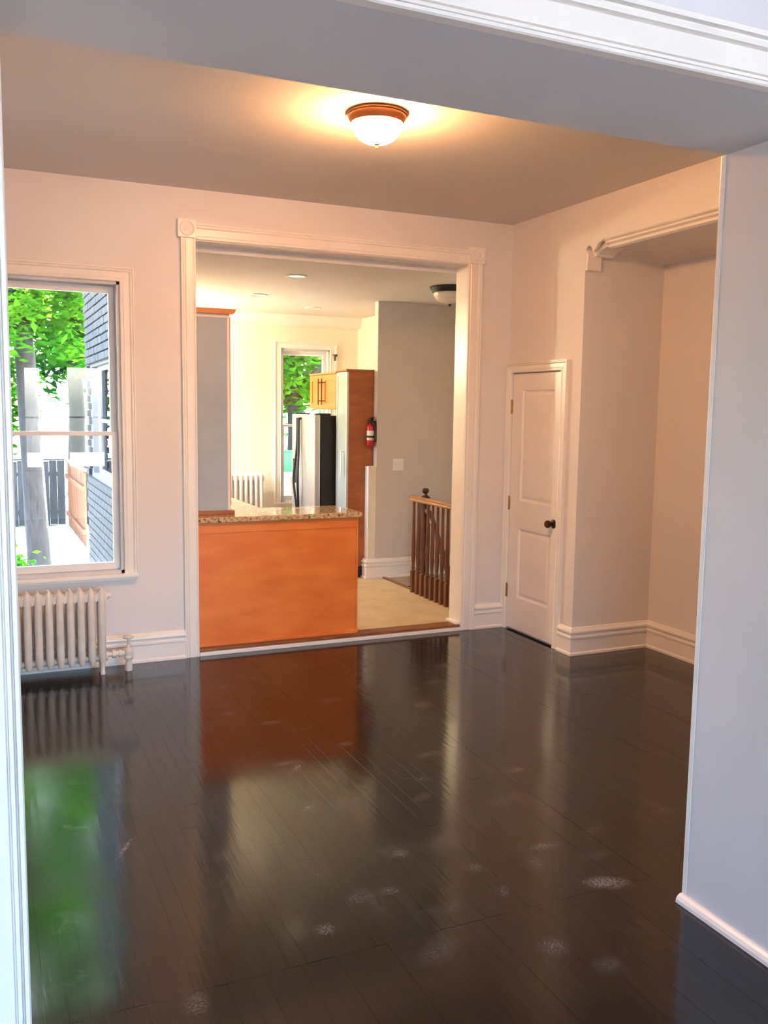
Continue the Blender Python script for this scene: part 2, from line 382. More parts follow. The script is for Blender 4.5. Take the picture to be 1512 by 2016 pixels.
# boards between the two walls left and right of the wide opening
# ------------------------------------------------------------------ mouldings
def deep_prof(w, t=.03):
    return [(0, 0), (0, t*.8), (.003, t*.95), (.010, t*.95), (.0115, t*.3), (.0145, t*.3), (.016, t*.75), (.023, t*.75), (.0245, t*.35), (.027, t*.35), (.029, t*.7), (w*.66, t*.7), (w*.67, t*.3), (w*.71, t*.3), (w*.73, t*.85), (w*.80, t), (w*.84, t), (w*.85, t*.5), (w*.88, t*.5), (w*.90, t*1.1), (w, t*1.1), (w, 0)]
def casing_prof(w, t=.024):
    return [(0, 0), (0, t*.62), (.004, t*.85), (.010, t*.85), (.014, t*.55), (.018, t*.55), (.024, t*.72), (w*.66, t*.72), (w*.69, t*.55), (w*.73, t*.85), (w*.80, t), (w*.86, t), (w*.89, t*.8), (w*.92, t*1.1), (w, t*1.1), (w, 0)]
BB = [(0, 0), (0, .030), (.014, .030), (.022, .020), (.112, .020), (.118, .027), (.130, .027), (.138, .018), (.146, .018), (.150, .026), (.160, .030), (.170, .028), (.180, .016), (.188, .012), (.192, .006), (.192, 0)]
def baseboard(name, p0, p1, out, label, m0=0, m1=0, prof=BB):
    # mitre acts on the proud direction here
    d = (Vector(p1)-Vector(p0)).normalized(); O = Vector(out); mb = MB()
    mb.loft([[Vector(p)+Vector((0,0,a))+O*b+d*(m*b) for a, b in prof] for p, m in ((p0, m0), (p1, m1))])
    return struct(name, mb, 'trim_paint', label, 'baseboard')
baseboard('baseboard_back', (LX, 0, 0), (-2.476, 0, 0), (0,-1,0), 'tall moulded baseboard behind the radiator valve')
baseboard('baseboard_back', (-.264, 0, 0), (0, 0, 0), (0,-1,0), 'short moulded baseboard between kitchen doorway and small door')
baseboard('baseboard_right', (0, -.765, 0), (0, NY, 0), (-1,0,0), 'short baseboard between small door and alcove corner', 0, 1)
baseboard('baseboard_alcove', (0, NY, 0), (NX, NY, 0), (0,-1,0), 'moulded baseboard along the alcove side wall', -1, -1)
baseboard('baseboard_alcove', (NX, NY, 0), (NX, JY1, 0), (-1,0,0), 'moulded baseboard along the alcove back wall', 1, 0)
baseboard('baseboard_left', (LX, JY1, 0), (LX, 0, 0), (1,0,0), 'moulded baseboard along the left wall')
QR = [(0, 0), (0, .028), (.012, .027), (.022, .02), (.028, .010), (.028, 0)]
baseboard('trim_1', (JX1, JY1+.02, 0), (JX1, JY0, 0), (-1,0,0), 'white quarter-round strip at the foot of the wide opening jamb', 0, 0, QR)
# kitchen doorway casing
t = thing('trim_2', ((OX0+OX1)/2, 0, 0), 'white cased doorway frame with bullseye corner blocks leading to the kitchen', 'door frame', kind='structure')
part('side_casing', MB().strip(casing_prof(.095), (OX0, 0, 0), (OX0, 0, 2.748), (-1,0,0), (0,-1,0)), 'trim_paint', t)
part('side_casing', MB().strip(casing_prof(.112), (OX1, 0, 0), (OX1, 0, 2.748), (1,0,0), (0,-1,0)), 'trim_paint', t)
part('head_casing', MB().strip(casing_prof(.098), (OX0, 0, OH), (OX1, 0, OH), (0,0,1), (0,-1,0)), 'trim_paint', t)
for x0, x1 in ((-2.497, OX0), (OX1, -.250)):
    b = part('corner_block', MB().box(x0, x1, -.034, 0, 2.742, 2.856), 'trim_paint', t, bevel=.003)
    cx, cz = (x0+x1)/2, 2.799
    part('bullseye', MB().lathe([(.048, 0), (.048, -.004), (.043, -.007), (.036, -.002), (.026, -.003), (.016, -.010), (.001, -.012)], (cx, -.034, cz), 28, 'Y'), 'trim_paint', b, smooth=True)
part('jamb', MB().box(OX1-.001, OX1+.012, .0, WT+.001, KZ, OH), 'trim_paint', t)
part('jamb', MB().box(OX0-.012, OX0+.001, .0, WT+.001, KZ, OH), 'trim_paint', t)
part('head_jamb', MB().box(OX0, OX1, 0, WT+.001, OH-.004, OH+.01), 'trim_paint', t)
part('shoe_strip', MB().box(OX1-.035, OX1-.001, -.002, WT, KZ+.012, KZ+.03), 'trim_paint', t, bevel=.005)
struct('trim_3', MB().box(OX0+.001, OX1+.05, -.022, .03, 0, .026), 'trim_paint', 'white riser strip along the kitchen doorway threshold', 'trim', bevel=.004)
struct('trim_4', MB().box(OX0+.001, OX1-.001, -.008, .115, .026, .046), 'saddle_wood', 'worn brown wooden saddle on the kitchen threshold', 'threshold', bevel=.006)
# wide opening: casings on the front-room face, thin edge bead on the far face
t = thing('trim_5', ((JX0+JX1)/2, JY0, 0), 'white moulded casing around the wide opening, front room side', 'door frame', kind='structure')
part('side_casing', MB().strip(deep_prof(.125, .034), (JX0, JY0, 0), (JX0, JY0, JH), (-1,0,0), (0,-1,0), 0, 1), 'trim_paint', t)
part('side_casing', MB().strip(deep_prof(.125, .034), (JX1, JY0, 0), (JX1, JY0, JH), (1,0,0), (0,-1,0), 0, 1), 'trim_paint', t)
part('head_casing', MB().strip(deep_prof(.125, .034), (JX0, JY0, JH), (JX1, JY0, JH), (0,0,1), (0,-1,0), -1, 1), 'trim_paint', t)
t = thing('trim_6', (JX1, JY1, 0), 'slim white edge bead on the far edge of the wide opening jamb', 'trim', kind='structure')
part('edge_bead', MB().box(JX1-.003, JX1+.03, JY1, JY1+.02, .0, JH), 'trim_paint', t, bevel=.004)
# alcove crown strip below the header and the corbel return
crown = [(.001, .03), (.001, -.002), (.008, -.010), (.026, -.018), (.030, -.028), (.050, -.038), (.056, -.052), (.078, -.060), (.084, -.060), (.084, .03)]
t = thing('trim_7', (0, NY, 2.7), 'moulded crown strip under the alcove header with a scrolled corbel', 'trim', kind='structure')
mb = MB(); mb.loft([[(a, -4.2, 2.806+b) for a, b in crown], [(a, NY-.16, 2.782+b) for a, b in crown]]); part('crown_strip', mb, 'trim_paint', t)
mb = MB(); mb.prism([(NY-.001, 2.60), (NY-.020, 2.60), (NY-.024, 2.612), (NY-.018, 2.62), (NY-.024, 2.66), (NY-.03, 2.70), (NY-.001, 2.735)], 'X', .0, .11); part('capital', mb, 'trim_paint', t, bevel=.003)
mb = MB(); mb.prism([(NY-.001, 2.69), (NY-.05, 2.69), (NY-.055, 2.70), (NY-.10, 2.722), (NY-.16, 2.735), (NY-.165, 2.775), (NY-.001, 2.775)], 'X', .05, .19); part('corbel', mb, 'trim_paint', t, bevel=.004)

# ------------------------------------------------------------------ small door (door_1)
d = thing('door_1', (0, -.375, 0), 'white two-panel door with dark knob beside the alcove', 'door', kind='structure')
DW = 'trim_paint'
Y0, Y1 = -.688, -.062; Z0, Z1 = .016, 1.948; XF, XB = .004, .044
leaf = MB(); P1 = (-.602, -.186, 1.0, 1.832); P2 = (-.602, -.186, .26, .795)
leaf = wall('X', XF, XB, Y0, Y1, Z0, Z1, [P1, P2])
lf = part('door_leaf', leaf, DW, d)
for (a, b, c, e) in (P1, P2):
    mb = MB(); k = .022; q = .034
    def ring(o, x): return [(x, a+o, c+o), (x, b-o, c+o), (x, b-o, e-o), (x, a+o, e-o)]
    mb.loft([ring(0, XB-.004), ring(0, XF), ring(.006, XF+.002), ring(k*.7, XF+.013), ring(k, XF+.014), ring(q+.01, XF+.006)], cap=True)
    part('panel', mb, DW, d)
for z in (1.705, .975, .30):
    mb = MB(); mb.lathe([(.0065, -.045), (.0065, .045)], (-.004, Y1+.004, z), 10); mb.lathe([(.001, .045), (.008, .046), (.005, .054), (.001, .056)], (-.004, Y1+.004, z), 10); mb.lathe([(.001, -.054), (.006, -.05), (.008, -.045), (.001, -.044)], (-.004, Y1+.004, z), 10)
    mb.box(-.001, .004, Y1-.002, Y1+.014, z-.045, z+.045)
    part('hinge', mb, 'brass', d, smooth=True, label='brass hinge')
kn = part('knob', MB().lathe([(.011, 0), (.011, -.022), (.014, -.03), (.024, -.036), (.0275, -.046), (.027, -.056), (.022, -.064), (.012, -.067), (.001, -.067)], (XF, -.64, .882), 24, 'X'), 'bronze', d, smooth=True, label='dark bronze round knob')
part('rosette', MB().lathe([(.032, 0), (.032, -.004), (.026, -.009), (.012, -.012), (.001, -.012)], (XF, -.64, .882), 24, 'X'), 'bronze', kn, smooth=True)
t = thing('trim_8', (0, -.375, 0), 'white moulded casing around the small panelled door', 'door frame', kind='structure')
cp = casing_prof(.072, .022)
part('side_casing', MB().strip(casing_prof(.052, .022), (0, -.056, 0), (0, -.056, 1.957), (0,1,0), (-1,0,0), 0, 1), DW, t)
part('side_casing', MB().strip(cp, (0, -.694, 0), (0, -.694, 1.957), (0,-1,0), (-1,0,0), 0, 1), DW, t)
mb = MB(); pr = casing_prof(.072, .022)
mb.loft([[Vector((-b, -.056+a*.72, 1.957+a)) for a, b in pr], [Vector((-b, -.694-a, 1.957+a)) for a, b in pr]])
part('head_casing', mb, DW, t)
mb = MB(); mb.box(.046, .5, -.692, -.058, -.016, 1.955); part('door_stop', mb, DW, t)  # unseen block filling the hole behind the door to stop light leaking

# ------------------------------------------------------------------ window in the back wall (window_1)
def sash_window(name, x0, x1, z0, z1, yin, depth, label, flip=1, casing=True, split=None, frame_mat='sash_grey', fw=.045, stool=True, cw=.085):
    """double hung window; yin = inner wall face, flip=+1: outside is +Y, -1: outside is -Y"""
    s = flip; Yy = lambda d_: yin + s*d_
    win = thing(name, ((x0+x1)/2, yin, z0), label, 'window', kind='structure')
    def bx(a, b, c, e, d0, d1):
        y0, y1 = sorted((Yy(d0), Yy(d1))); return MB().box(a, b, y0, y1, c, e)
    mb = MB()
    for a in (bx(x0, x0+.018, z0, z1, 0, depth), bx(x1-.018, x1, z0, z1, 0, depth), bx(x0, x1, z1-.018, z1, 0, depth), bx(x0, x1, z0, z0+.02, 0, depth)):
        n = len(mb.v); mb.v += a.v; mb.f += [tuple(i+n for i in f) for f in a.f]
    part('frame', mb, frame_mat, win)
    zs = split or (z0+z1)/2
    for i, (a, b, dd) in enumerate(((zs-.013, z1-.02, .085), (z0+.02, zs+.013, .05))):
        sx0, sx1 = x0+.02, x1-.02; rail = .03 if i == 0 else .05
        top, bot = (fw, .026) if i == 0 else (.026, fw)
        sh = thing_part = bpy.data.objects.new('sash', None)
        fr = wall('Y', *sorted((Yy(dd), Yy(dd+.032))), sx0, sx1, a, b, [(sx0+fw*.8, sx1-fw*.8, a+bot, b-top)])
        sh = part('sash', fr, 'vinyl_white', win, bevel=.003)
        part('pane', bx(sx0+fw*.8-.004, sx1-fw*.8+.004, a+bot-.004, b-top+.004, dd+.014, dd+.018), 'window_glass', sh)
    if casing:
        O = (0, -s, 0); cp = casing_prof(cw, .024)
        part('casing', MB().strip(cp, (x1, yin, z0), (x1, yin, z1), (1,0,0), O, 0, 1), 'trim_paint', win)
        part('casing', MB().strip(cp, (x0, yin, z0), (x0, yin, z1), (-1,0,0), O, 0, 1), 'trim_paint', win)
        part('casing', MB().strip(cp, (x0, yin, z1), (x1, yin, z1), (0,0,1), O, -1, 1), 'trim_paint', win)
    if stool:
        y0, y1 = sorted((Yy(-.045), Yy(.05)))
        part('sill', MB().box(x0-cw, x1+cw, y0, y1, z0-.026, z0), 'trim_paint', win, bevel=.006)
        y0, y1 = sorted((Yy(-.016), Yy(0)))
        part('apron', MB().box(x0-cw+.02, x1+cw-.02, y0, y1, z0-.045, z0-.026), 'trim_paint', win, bevel=.003)
    return win
sash_window('window_1', WIN[0], WIN[1], WIN[2], WIN[3], 0, WT, 'white double-hung window above the white radiator', 1, split=1.495)
portal(((WIN[0]+WIN[1])/2, WT+.03, 1.52), (R(-90), 0, 0), WIN[1]-WIN[0], 1.84)
for i, h in enumerate(FW):
    sash_window('window_%d' % (i+4), h[0], h[1], h[2], h[3], FY, .2, ['wide street window beside the narrow front room window', 'narrow street window of the front room', 'middle street window of the front room', 'widest street window of the front room'][i], -1)
    portal(((h[0]+h[1])/2, FY-.27, (h[2]+h[3])/2), (R(90), 0, 0), h[1]-h[0], h[3]-h[2])

# ------------------------------------------------------------------ kitchen shell
KW = (-.60, -.02, .62, 2.33)               # kitchen back window opening
SW = (2.0, 3.55, 1.0, 2.05)                # kitchen side window opening (y), widened to brighten the back of the kitchen
struct('wall_kitchen_back', wall('Y', KY1, KY1+.2, KX0-.2, KX1+.2, -.6, KC+.5, [KW]), 'kitchen_paint', 'cream kitchen wall around the bright garden window', 'wall')
struct('wall_kitchen_right', MB().box(KX1, KX1+.12, 2.12, KY1, -.05, KC+.1), 'kitchen_paint', 'cream kitchen side wall behind the refrigerator', 'wall')
struct('wall_kitchen_hall', MB().box(-.19, 1.4, 2.04, 2.12, -1.2, KC+.1), 'hall_paint', 'grey wall beside the stairwell with a light switch', 'wall')
struct('wall_kitchen_stair', MB().box(1.0, 1.4, WT, 2.04, -1.2, KC+.1), 'wall_paint', 'plain wall on the far side of the stairwell', 'wall')
struct('trim_9', MB().box(-.275, -.19, 2.04, 2.125, KZ, 1.125), 'kitchen_paint', 'low cream wall return under the fire extinguisher', 'trim', bevel=.006)
struct('ceiling_kitchen', MB().box(KX0-.2, 1.4, WT, KY1+.2, KC, KC+.15), 'ceiling_paint', 'kitchen ceiling with three recessed downlights', 'ceiling')
struct('trim_10', MB().prism([(KY1, 2.565), (KY1-.05, 2.575), (KY1-.10, 2.60), (KY1-.12, KC), (KY1, KC)], 'X', KX0, KX1), 'trim_paint', 'white crown band along the top of the kitchen window wall', 'trim')
mb = MB()
mb.box(KX0, -.11, .03, KY1, -.06, KZ); mb.box(-.11, 1.0, .03, .3, -.06, KZ); mb.box(-.11, 1.0, 1.98, KY1, -.06, KZ)
struct('floor_kitchen', mb, 'kitchen_floor', 'tan kitchen floor beyond the wooden threshold', 'floor')
struct('trim_11', MB().box(-.125, -.09, .3, 2.02, KZ-.03, KZ+.012), 'saddle_wood', 'dark wooden nosing along the stairwell edge', 'trim', bevel=.006)
struct('trim_12', MB().box(-.125, 1.0, 2.015, 2.039, -1.2, KZ-.002), 'stair_dark', 'dark wooden skirt at the head of the stairwell', 'trim')  # dark sheet added over the wall below floor level as stairwell shade
struct('floor_stairwell', MB().box(-.3, 1.2, .1, 2.1, -1.25, -1.2), 'stair_dark', 'dark floor at the bottom of the stairwell', 'floor')
baseboard('baseboard_kitchen', (-.275, 2.04, KZ), (1.0, 2.04, KZ), (0,-1,0), 'moulded baseboard under the light switch by the stairs', -1, 0)
baseboard('baseboard_kitchen', (-.275, 2.125, KZ), (-.275, 2.04, KZ), (-1,0,0), 'short baseboard return beside the black plinth', 0, 1)
sash_window('window_2', KW[0], KW[1], KW[2], KW[3], KY1, .2, 'bright kitchen window beside the refrigerator', 1, cw=.075)
portal(((KW[0]+KW[1])/2, KY1+.23, 1.47), (R(-90), 0, 0), KW[1]-KW[0], KW[3]-KW[2])

# kitchen side wall: plaster inside, brick outside
kl = struct('wall_kitchen_left', wall('X', KX0-.215, KX0, WT, KY1+.2, -.7, 4.2, [SW]), 'mortar', 'dark brick side wall of the kitchen wing seen through the window', 'wall')
part('plaster', wall('X', KX0-.001, KX0+.012, WT, KY1, KZ, KC, [SW]), 'kitchen_paint', kl)
BX = -2.66; BL, BH, PIT = .203, .063, .0745
BM = {}
for i in range(3):
    BM[i] = MB().box(-.03, .03, -BL/2, BL/2, 0, BH).mesh('brick', bevel=.004, seg=1); BM[i].materials.append(MATS['brick_%d' % i])
row = 0; z = .86; nb = 0
rest = MB()
zz = -.6; k = 0
while zz < 4.1:
    off = (k % 2)*.107; y = WT+.11+off
    while y + BL/2 < KY1+.2:
        inwin = SW[0]-.11 < y < SW[1]+.11 and SW[2]-.06 < zz < SW[3]
        if not inwin:
            if y > 1.55 and .93 < zz < 3.02 and nb < 290:
                o = link('brick', BM[random.choice((0, 0, 1, 2))], None, kl, Vector((BX+.022+random.uniform(-.002, .002), y, zz))-world_loc(kl)); nb += 1
            else: rest.box(BX-.008, BX+.03, y-BL/2, y+BL/2, zz, zz+BH)
        y += BL+.011
    zz += PIT; k += 1
o = part('brick_field', rest, 'brick_0', kl); o['kind'] = 'stuff'
w3 = thing('window_3', (KX0-.1, 2.775, SW[2]), 'white framed side window in the brick kitchen wing', 'window', kind='structure')
part('frame', wall('X', KX0-.16, KX0-.08, SW[0], SW[1], SW[2], SW[3], [(SW[0]+.04, SW[1]-.04, SW[2]+.04, SW[3]-.04)]), 'vinyl_white', w3)
part('meeting_rail', MB().box(KX0-.17, KX0-.13, SW[0]+.05, SW[1]-.05, 1.51, 1.54), 'vinyl_white', w3)
part('pane', MB().box(KX0-.152, KX0-.148, SW[0]+.04, SW[1]-.04, SW[2]+.04, SW[3]-.04), 'window_glass', w3)
portal((KX0-.26, 2.775, 1.525), (0, R(-90), 0), 1.05, 1.55)

# ------------------------------------------------------------------ radiators
def radiator_section(h, zl, depth, r):
    """one two-column section, local origin on the floor below its centre; feet not included"""
    mb = MB(); seg = 14
    for s in (-1, 1):
        cy = s*(depth/2-r)
        prof = [(.002, zl), (r*.55, zl+.006), (r*.85, zl+.028), (r, zl+.06), (r, h-.10), (r*1.0, h-.075), (r*.95, h-.05), (r*.80, h-.025), (r*.35, h-.006), (.002, h)]
        rings = []
        for q, hh in prof:
            rings.append([(q*.95*math.cos(2*math.pi*i/seg), cy+q*1.05*math.sin(2*math.pi*i/seg), hh) for i in range(seg)])
        mb.loft(rings)
    # webs joining the two columns, top and bottom
    mb.box(-r*.7, r*.7, -depth/2+r, depth/2-r, h-.075, h-.03); mb.box(-r*.7, r*.7, -depth/2+r, depth/2-r, zl+.02, zl+.06)
    # hubs to the neighbours, a ridge that rises to each column top
    for zc, hh in ((h-.055, .03), (zl+.04, .022)):
        mb.lathe([(hh, -.032), (hh, .032)], (0, 0, zc), 14, 'X')
    mb.prism([(-.031, h-.085), (0, h-.05), (.031, h-.085), (.031, h-.036), (.012, h-.018), (0, h-.004), (-.012, h-.018), (-.031, h-.036)], 'Y', -depth/2+r*.6, depth/2-r*.6)
    return mb
def radiator(name, x_right, n, pitch, yc, h, zl, depth, r, label, material, legs=True):
    rd = thing(name, (x_right-pitch*(n-1)/2, yc, 0), label, 'radiator')
    me = radiator_section(h, zl, depth, r).mesh('section', smooth=True); me.materials.append(MATS[material])
    for i in range(n):
        link('section', me, None, rd, Vector((x_right-i*pitch, yc, 0))-world_loc(rd))
    for i in (0, n-1):
        for s in (-1, 1):
            part('leg', MB().lathe([(.016, 0), (.017, .012), (.013, .02), (.014, .05), (.02, zl+.05)], (x_right-i*pitch, yc+s*(depth/2-r), 0 if legs else KZ), 10), material, rd, smooth=True)
    return rd
RY = -.165
rad = radiator('radiator', -3.030, 12, .0615, RY, .548, .060, .115, .0245, 'white painted cast-iron column radiator under the window', 'radiator_paint')
part('end_plug', MB().lathe([(.026, 0), (.026, .012), (.016, .014), (.016, .028), (.001, .028)], (-3.002, RY, .493), 12, 'X'), 'radiator_paint', rad, smooth=True)
mb = MB(); mb.lathe([(.022, 0), (.022, .012), (.016, .013), (.016, .035), (.027, .036), (.027, .058), (.018, .06), (.018, .075), (.024, .077), (.024, .095), (.015, .097), (.015, .15)], (-3.005, RY, .115), 12, 'X')
part('supply_pipe', mb, 'radiator_paint', rad, smooth=True)
vx = -2.868
v = part('valve', MB().lathe([(.022, 0), (.022, .055), (.016, .057), (.016, .068), (.024, .072), (.029, .086), (.024, .10), (.027, .112), (.029, .125), (.024, .14), (.014, .15), (.014, .165), (.008, .168), (.008, .205), (.001, .205)], (vx, RY, 0), 14), 'radiator_paint', rad, smooth=True)
part('handwheel', MB().lathe([(.010, 0), (.030, .004), (.034, .010), (.034, .016), (.026, .022), (.008, .024), (.001, .024)], (vx, RY, .203), 18), 'radiator_paint', v, smooth=True)
radiator('kitchen_radiator', -.895, 8, .0565, 3.60, .97, .09, .16, .022, 'cream tall column radiator beside the kitchen window', 'radiator_paint', legs=False)

# ------------------------------------------------------------------ ceiling lamps
def flush_lamp(name, x, y, zc, rad_, label, rim, bowl, depth=.145):
    t = thing(name, (x, y, zc), label, 'ceiling light')
    k = rad_/.14
    part('rim', MB().lathe([(.136*k, 0), (.140*k, -.006), (.140*k, -.012), (.134*k, -.016), (.134*k, -.026), (.128*k, -.034), (.121*k, -.050), (.116*k, -.050), (.116*k, -.02), (.116*k, -.001)], (x, y, zc), 40), rim, t, smooth=True)
    part('bowl', MB().lathe([(.114*k, -.046), (.116*k, -.056), (.111*k, -.076), (.098*k, -.100), (.078*k, -.120), (.05*k, -.134), (.02*k, -.141), (.002, -.142)], (x, y, zc), 40), bowl, t, smooth=True)
    part('finial', MB().lathe([(.014*k, -.139), (.015*k, -.143), (.006*k, -.148), (.007*k, -.153), (.005*k, -.160), (.001, -.162)], (x, y, zc), 16), rim, t, smooth=True)
    return t
flush_lamp('ceiling_light', -1.94, -1.885, H, .142, 'lit flush ceiling lamp with copper rim and frosted bowl', 'copper_rim', 'lamp_glass')
flush_lamp('ceiling_light', -.075, .83, KC, .17, 'unlit flush lamp with black rim on the kitchen ceiling', 'black_plastic', 'opal_glass')
for x, y, lab in ((-1.405, .872, 'recessed downlight nearest the kitchen doorway head'), (-1.333, 2.155, 'recessed downlight between the two other kitchen downlights'), (-.536, 2.911, 'recessed downlight in front of the refrigerator')):
    t = thing('recessed_light', (x, y, KC), lab, 'ceiling light', 'kitchen downlights')
    part('trim_ring', MB().lathe([(.084, 0), (.084, -.006), (.078, -.010), (.066, -.008), (.058, -.001)], (x, y, KC), 32), 'trim_paint', t, smooth=True)
    part('lens', MB().lathe([(.058, -.001), (.05, -.003), (.001, -.004)], (x, y, KC), 28), 'can_lens' if x > -1 else 'can_lens_lit', t, smooth=True)

# ------------------------------------------------------------------ kitchen cabinets and counter
CT = .935
pn = thing('peninsula_cabinet', (-1.8, .28, KZ), 'orange maple back panel of the kitchen peninsula under the granite', 'cabinet')
part('back_panel', MB().box(OX0+.003, -1.222, .05, .068, KZ+.016, CT-.036), 'orange_maple', pn, bevel=.002)
part('body', MB().box(KX0+.02, -1.235, .069, .47, KZ, CT-.036), 'maple_door', pn, bevel=.002)
part('end_post', MB().box(-1.221, -1.206, .047, .47, KZ+.016, CT-.036), 'orange_maple', pn, bevel=.002)
part('base_trim', MB().box(OX0+.003, -1.206, .038, .05, KZ+.016, KZ+.038), 'orange_maple', pn, bevel=.003)
part('top_rail', MB().box(OX0+.003, -1.222, .045, .0495, CT-.11, CT-.037), 'orange_maple', pn, bevel=.001)
bc = thing('base_cabinet', (-2.1, 1.6, KZ), 'maple base cabinets along the kitchen side wall', 'cabinet')
part('body', MB().box(KX0+.02, -1.83, .49, 3.3, KZ+.1, CT-.036), 'maple_door', bc, bevel=.002)
part('plinth', MB().box(KX0+.02, -1.89, .49, 3.3, KZ, KZ+.1), 'black_plastic', bc)
for i in range(4):
    dr = part('door', MB().box(-1.829, -1.811, .52+i*.69, 1.19+i*.69, KZ+.11, CT-.05), 'maple_door', bc, bevel=.003)
    part('handle', MB().tube([(-1.811, 1.13+i*.69, .62), (-1.785, 1.13+i*.69, .62), (-1.785, 1.13+i*.69, .82), (-1.811, 1.13+i*.69, .82)], .006), 'bronze', dr, smooth=True)
cpoly = [(OX0+.002, .02), (-1.193, .02), (-1.178, .035), (-1.200, .49), (-1.215, .505), (-1.79, .505), (-1.80, .515), (-1.80, 3.32), (KX0+.012, 3.32), (KX0+.012, WT+.002), (OX0+.002, WT+.002)]
cn = tag(part('countertop', MB().prism(cpoly, 'Z', CT-.036, CT), 'granite', None, bevel=.006), 'polished tan speckled granite worktop on the orange peninsula', 'countertop')
# tall unit on the counter
tc = thing('counter_cabinet', (-2.25, .6, CT), 'tall grey-sided cabinet standing on the granite counter', 'cabinet')
part('side_panel', MB().box(KX0+.014, -2.126, .2, .216, CT+.026, 2.275), 'grey_panel', tc, label='grey painted side panel')
part('edge_strip', MB().box(-2.126, -2.108, .196, .22, CT+.026, 2.298), 'trim_paint', tc, bevel=.002)
part('top_strip', MB().box(KX0+.014, -2.126, .197, .216, 2.275, 2.298), 'trim_paint', tc, bevel=.002)
part('body', MB().box(KX0+.014, -2.11, .22, 1.5, CT+.026, 2.298), 'maple_door', tc)
for i in range(2):
    dr = part('door', MB().box(-2.109, -2.092, .235+i*.635, .86+i*.635, CT+.05, 2.285), 'maple_door', tc, bevel=.003)
    part('handle', MB().tube([(-2.092, .80+i*.14, 1.2), (-2.066, .80+i*.14, 1.2), (-2.066, .80+i*.14, 1.4), (-2.092, .80+i*.14, 1.4)], .006), 'bronze', dr, smooth=True)
part('crown', MB().prism([(KX0+.014, 2.298), (-2.092, 2.298), (-2.082, 2.306), (-2.072, 2.32), (-2.072, 2.332), (KX0+.014, 2.332)], 'Y', .165, 1.53), 'maple_door', tc)
part('base_trim', MB().box(KX0+.014, -2.083, .172, 1.52, CT, CT+.027), 'cherry_side', tc, bevel=.004)
# pantry, over-fridge cabinet, refrigerator
PX = -.465
pt = thing('pantry_cabinet', (-.1, 2.3, KZ), 'tall pantry cabinet with a frosted glass door beside the refrigerator', 'cabinet')
part('body', MB().box(PX+.022, KX1-.002, 2.13, 2.42, KZ+.11, 2.03), 'cherry_side', pt, bevel=.002)
part('plinth', MB().box(PX+.04, KX1-.002, 2.128, 2.42, KZ, KZ+.11), 'black_plastic', pt)
part('crown', MB().box(PX-.012, KX1-.002, 2.126, 2.425, 2.03, 2.05), 'cherry_side', pt, bevel=.004)
dr = part('door', wall('X', PX, PX+.02, 2.135, 2.415, KZ+.12, 2.022, [(2.165, 2.385, KZ+.15, 1.99)]), 'aluminium', pt, label='aluminium framed glass door')
part('pane', MB().box(PX+.006, PX+.012, 2.163, 2.387, KZ+.148, 1.992), 'frosted_glass', dr)
part('handle', MB().tube([(PX, 2.21, 1.02), (PX-.028, 2.21, 1.02), (PX-.028, 2.21, 1.26), (PX, 2.21, 1.26)], .006), 'steel', dr, smooth=True)
uc = thing('wall_cabinet', (-.1, 2.8, 1.665), 'maple wall cabinet with two shaker doors above the refrigerator', 'cabinet')
part('body', MB().box(PX+.022, KX1-.002, 2.425, 3.19, 1.665, 2.015), 'maple_door', uc)
part('crown', MB().box(PX-.008, KX1-.002, 2.425, 3.195, 2.015, 2.033), 'maple_door', uc, bevel=.004)
for a, b, hy in ((2.428, 2.803, 2.755), (2.807, 3.186, 2.855)):
    dr = part('door', wall('X', PX, PX+.02, a, b, 1.668, 2.012, [(a+.06, b-.06, 1.728, 1.952)]), 'maple_door', uc, bevel=.002)
    part('panel', MB().box(PX+.009, PX+.016, a+.056, b-.056, 1.724, 1.956), 'maple_door', dr)
    part('handle', MB().tube([(PX-.030, hy, 1.71), (PX-.030, hy, 1.975)], .0065), 'bronze', dr, smooth=True)
    for z in (1.75, 1.935):
        part('handle_post', MB().tube([(PX, hy, z), (PX-.032, hy, z)], .005), 'bronze', dr, smooth=True)
fr = thing('refrigerator', (-.2, 2.8, KZ), 'side-by-side refrigerator with silver doors, black sides and bowed black handles', 'refrigerator')
F0, F1, FM, FX = 2.46, 3.14, 2.865, -.68
part('body', MB().box(-.606, .16, F0+.004, F1-.004, KZ+.03, 1.60), 'black_side', fr, bevel=.006)
part('base_grille', MB().box(-.59, .1, F0+.01, F1-.01, KZ, KZ+.05), 'black_plastic', fr)
part('hinge_cover', MB().box(-.66, -.50, F0+.01, F0+.07, 1.60, 1.625), 'black_plastic', fr, bevel=.005)
part('hinge_cover', MB().box(-.66, -.50, F1-.07, F1-.01, 1.60, 1.625), 'black_plastic', fr, bevel=.005)
d1 = part('door', MB().box(FX, -.612, F0, FM-.003, KZ+.055, 1.612), 'steel', fr, bevel=.012)
d2 = part('door', MB().box(FX, -.612, FM+.003, F1, KZ+.055, 1.612), 'steel', fr, bevel=.012)
def bow(y, s):
    pts = []
    for i in range(17):
        u = i/16; z = .35+u*1.22; k = math.exp(-((z-.95)/.22)**2)
        pts.append((FX-.028-.025*k, y+s*(.022+.045*k), z))
    return [(FX, y+s*.022, .35)] + pts + [(FX, y+s*.022, 1.57)]
part('handle', MB().tube(bow(FM, -1), .013, 10), 'black_plastic', d1, smooth=True, label='bowed black handle')
part('handle', MB().tube(bow(FM, 1), .013, 10), 'black_plastic', d2, smooth=True, label='bowed black handle')
part('dispenser', MB().box(FX-.004, FX+.01, FM+.085, F1-.04, .90, 1.15), 'black_plastic', d2, bevel=.004)
part('badge', MB().box(FX-.003, FX+.001, F0+.11, F0+.15, 1.50, 1.53), 'aluminium', d1, bevel=.001)
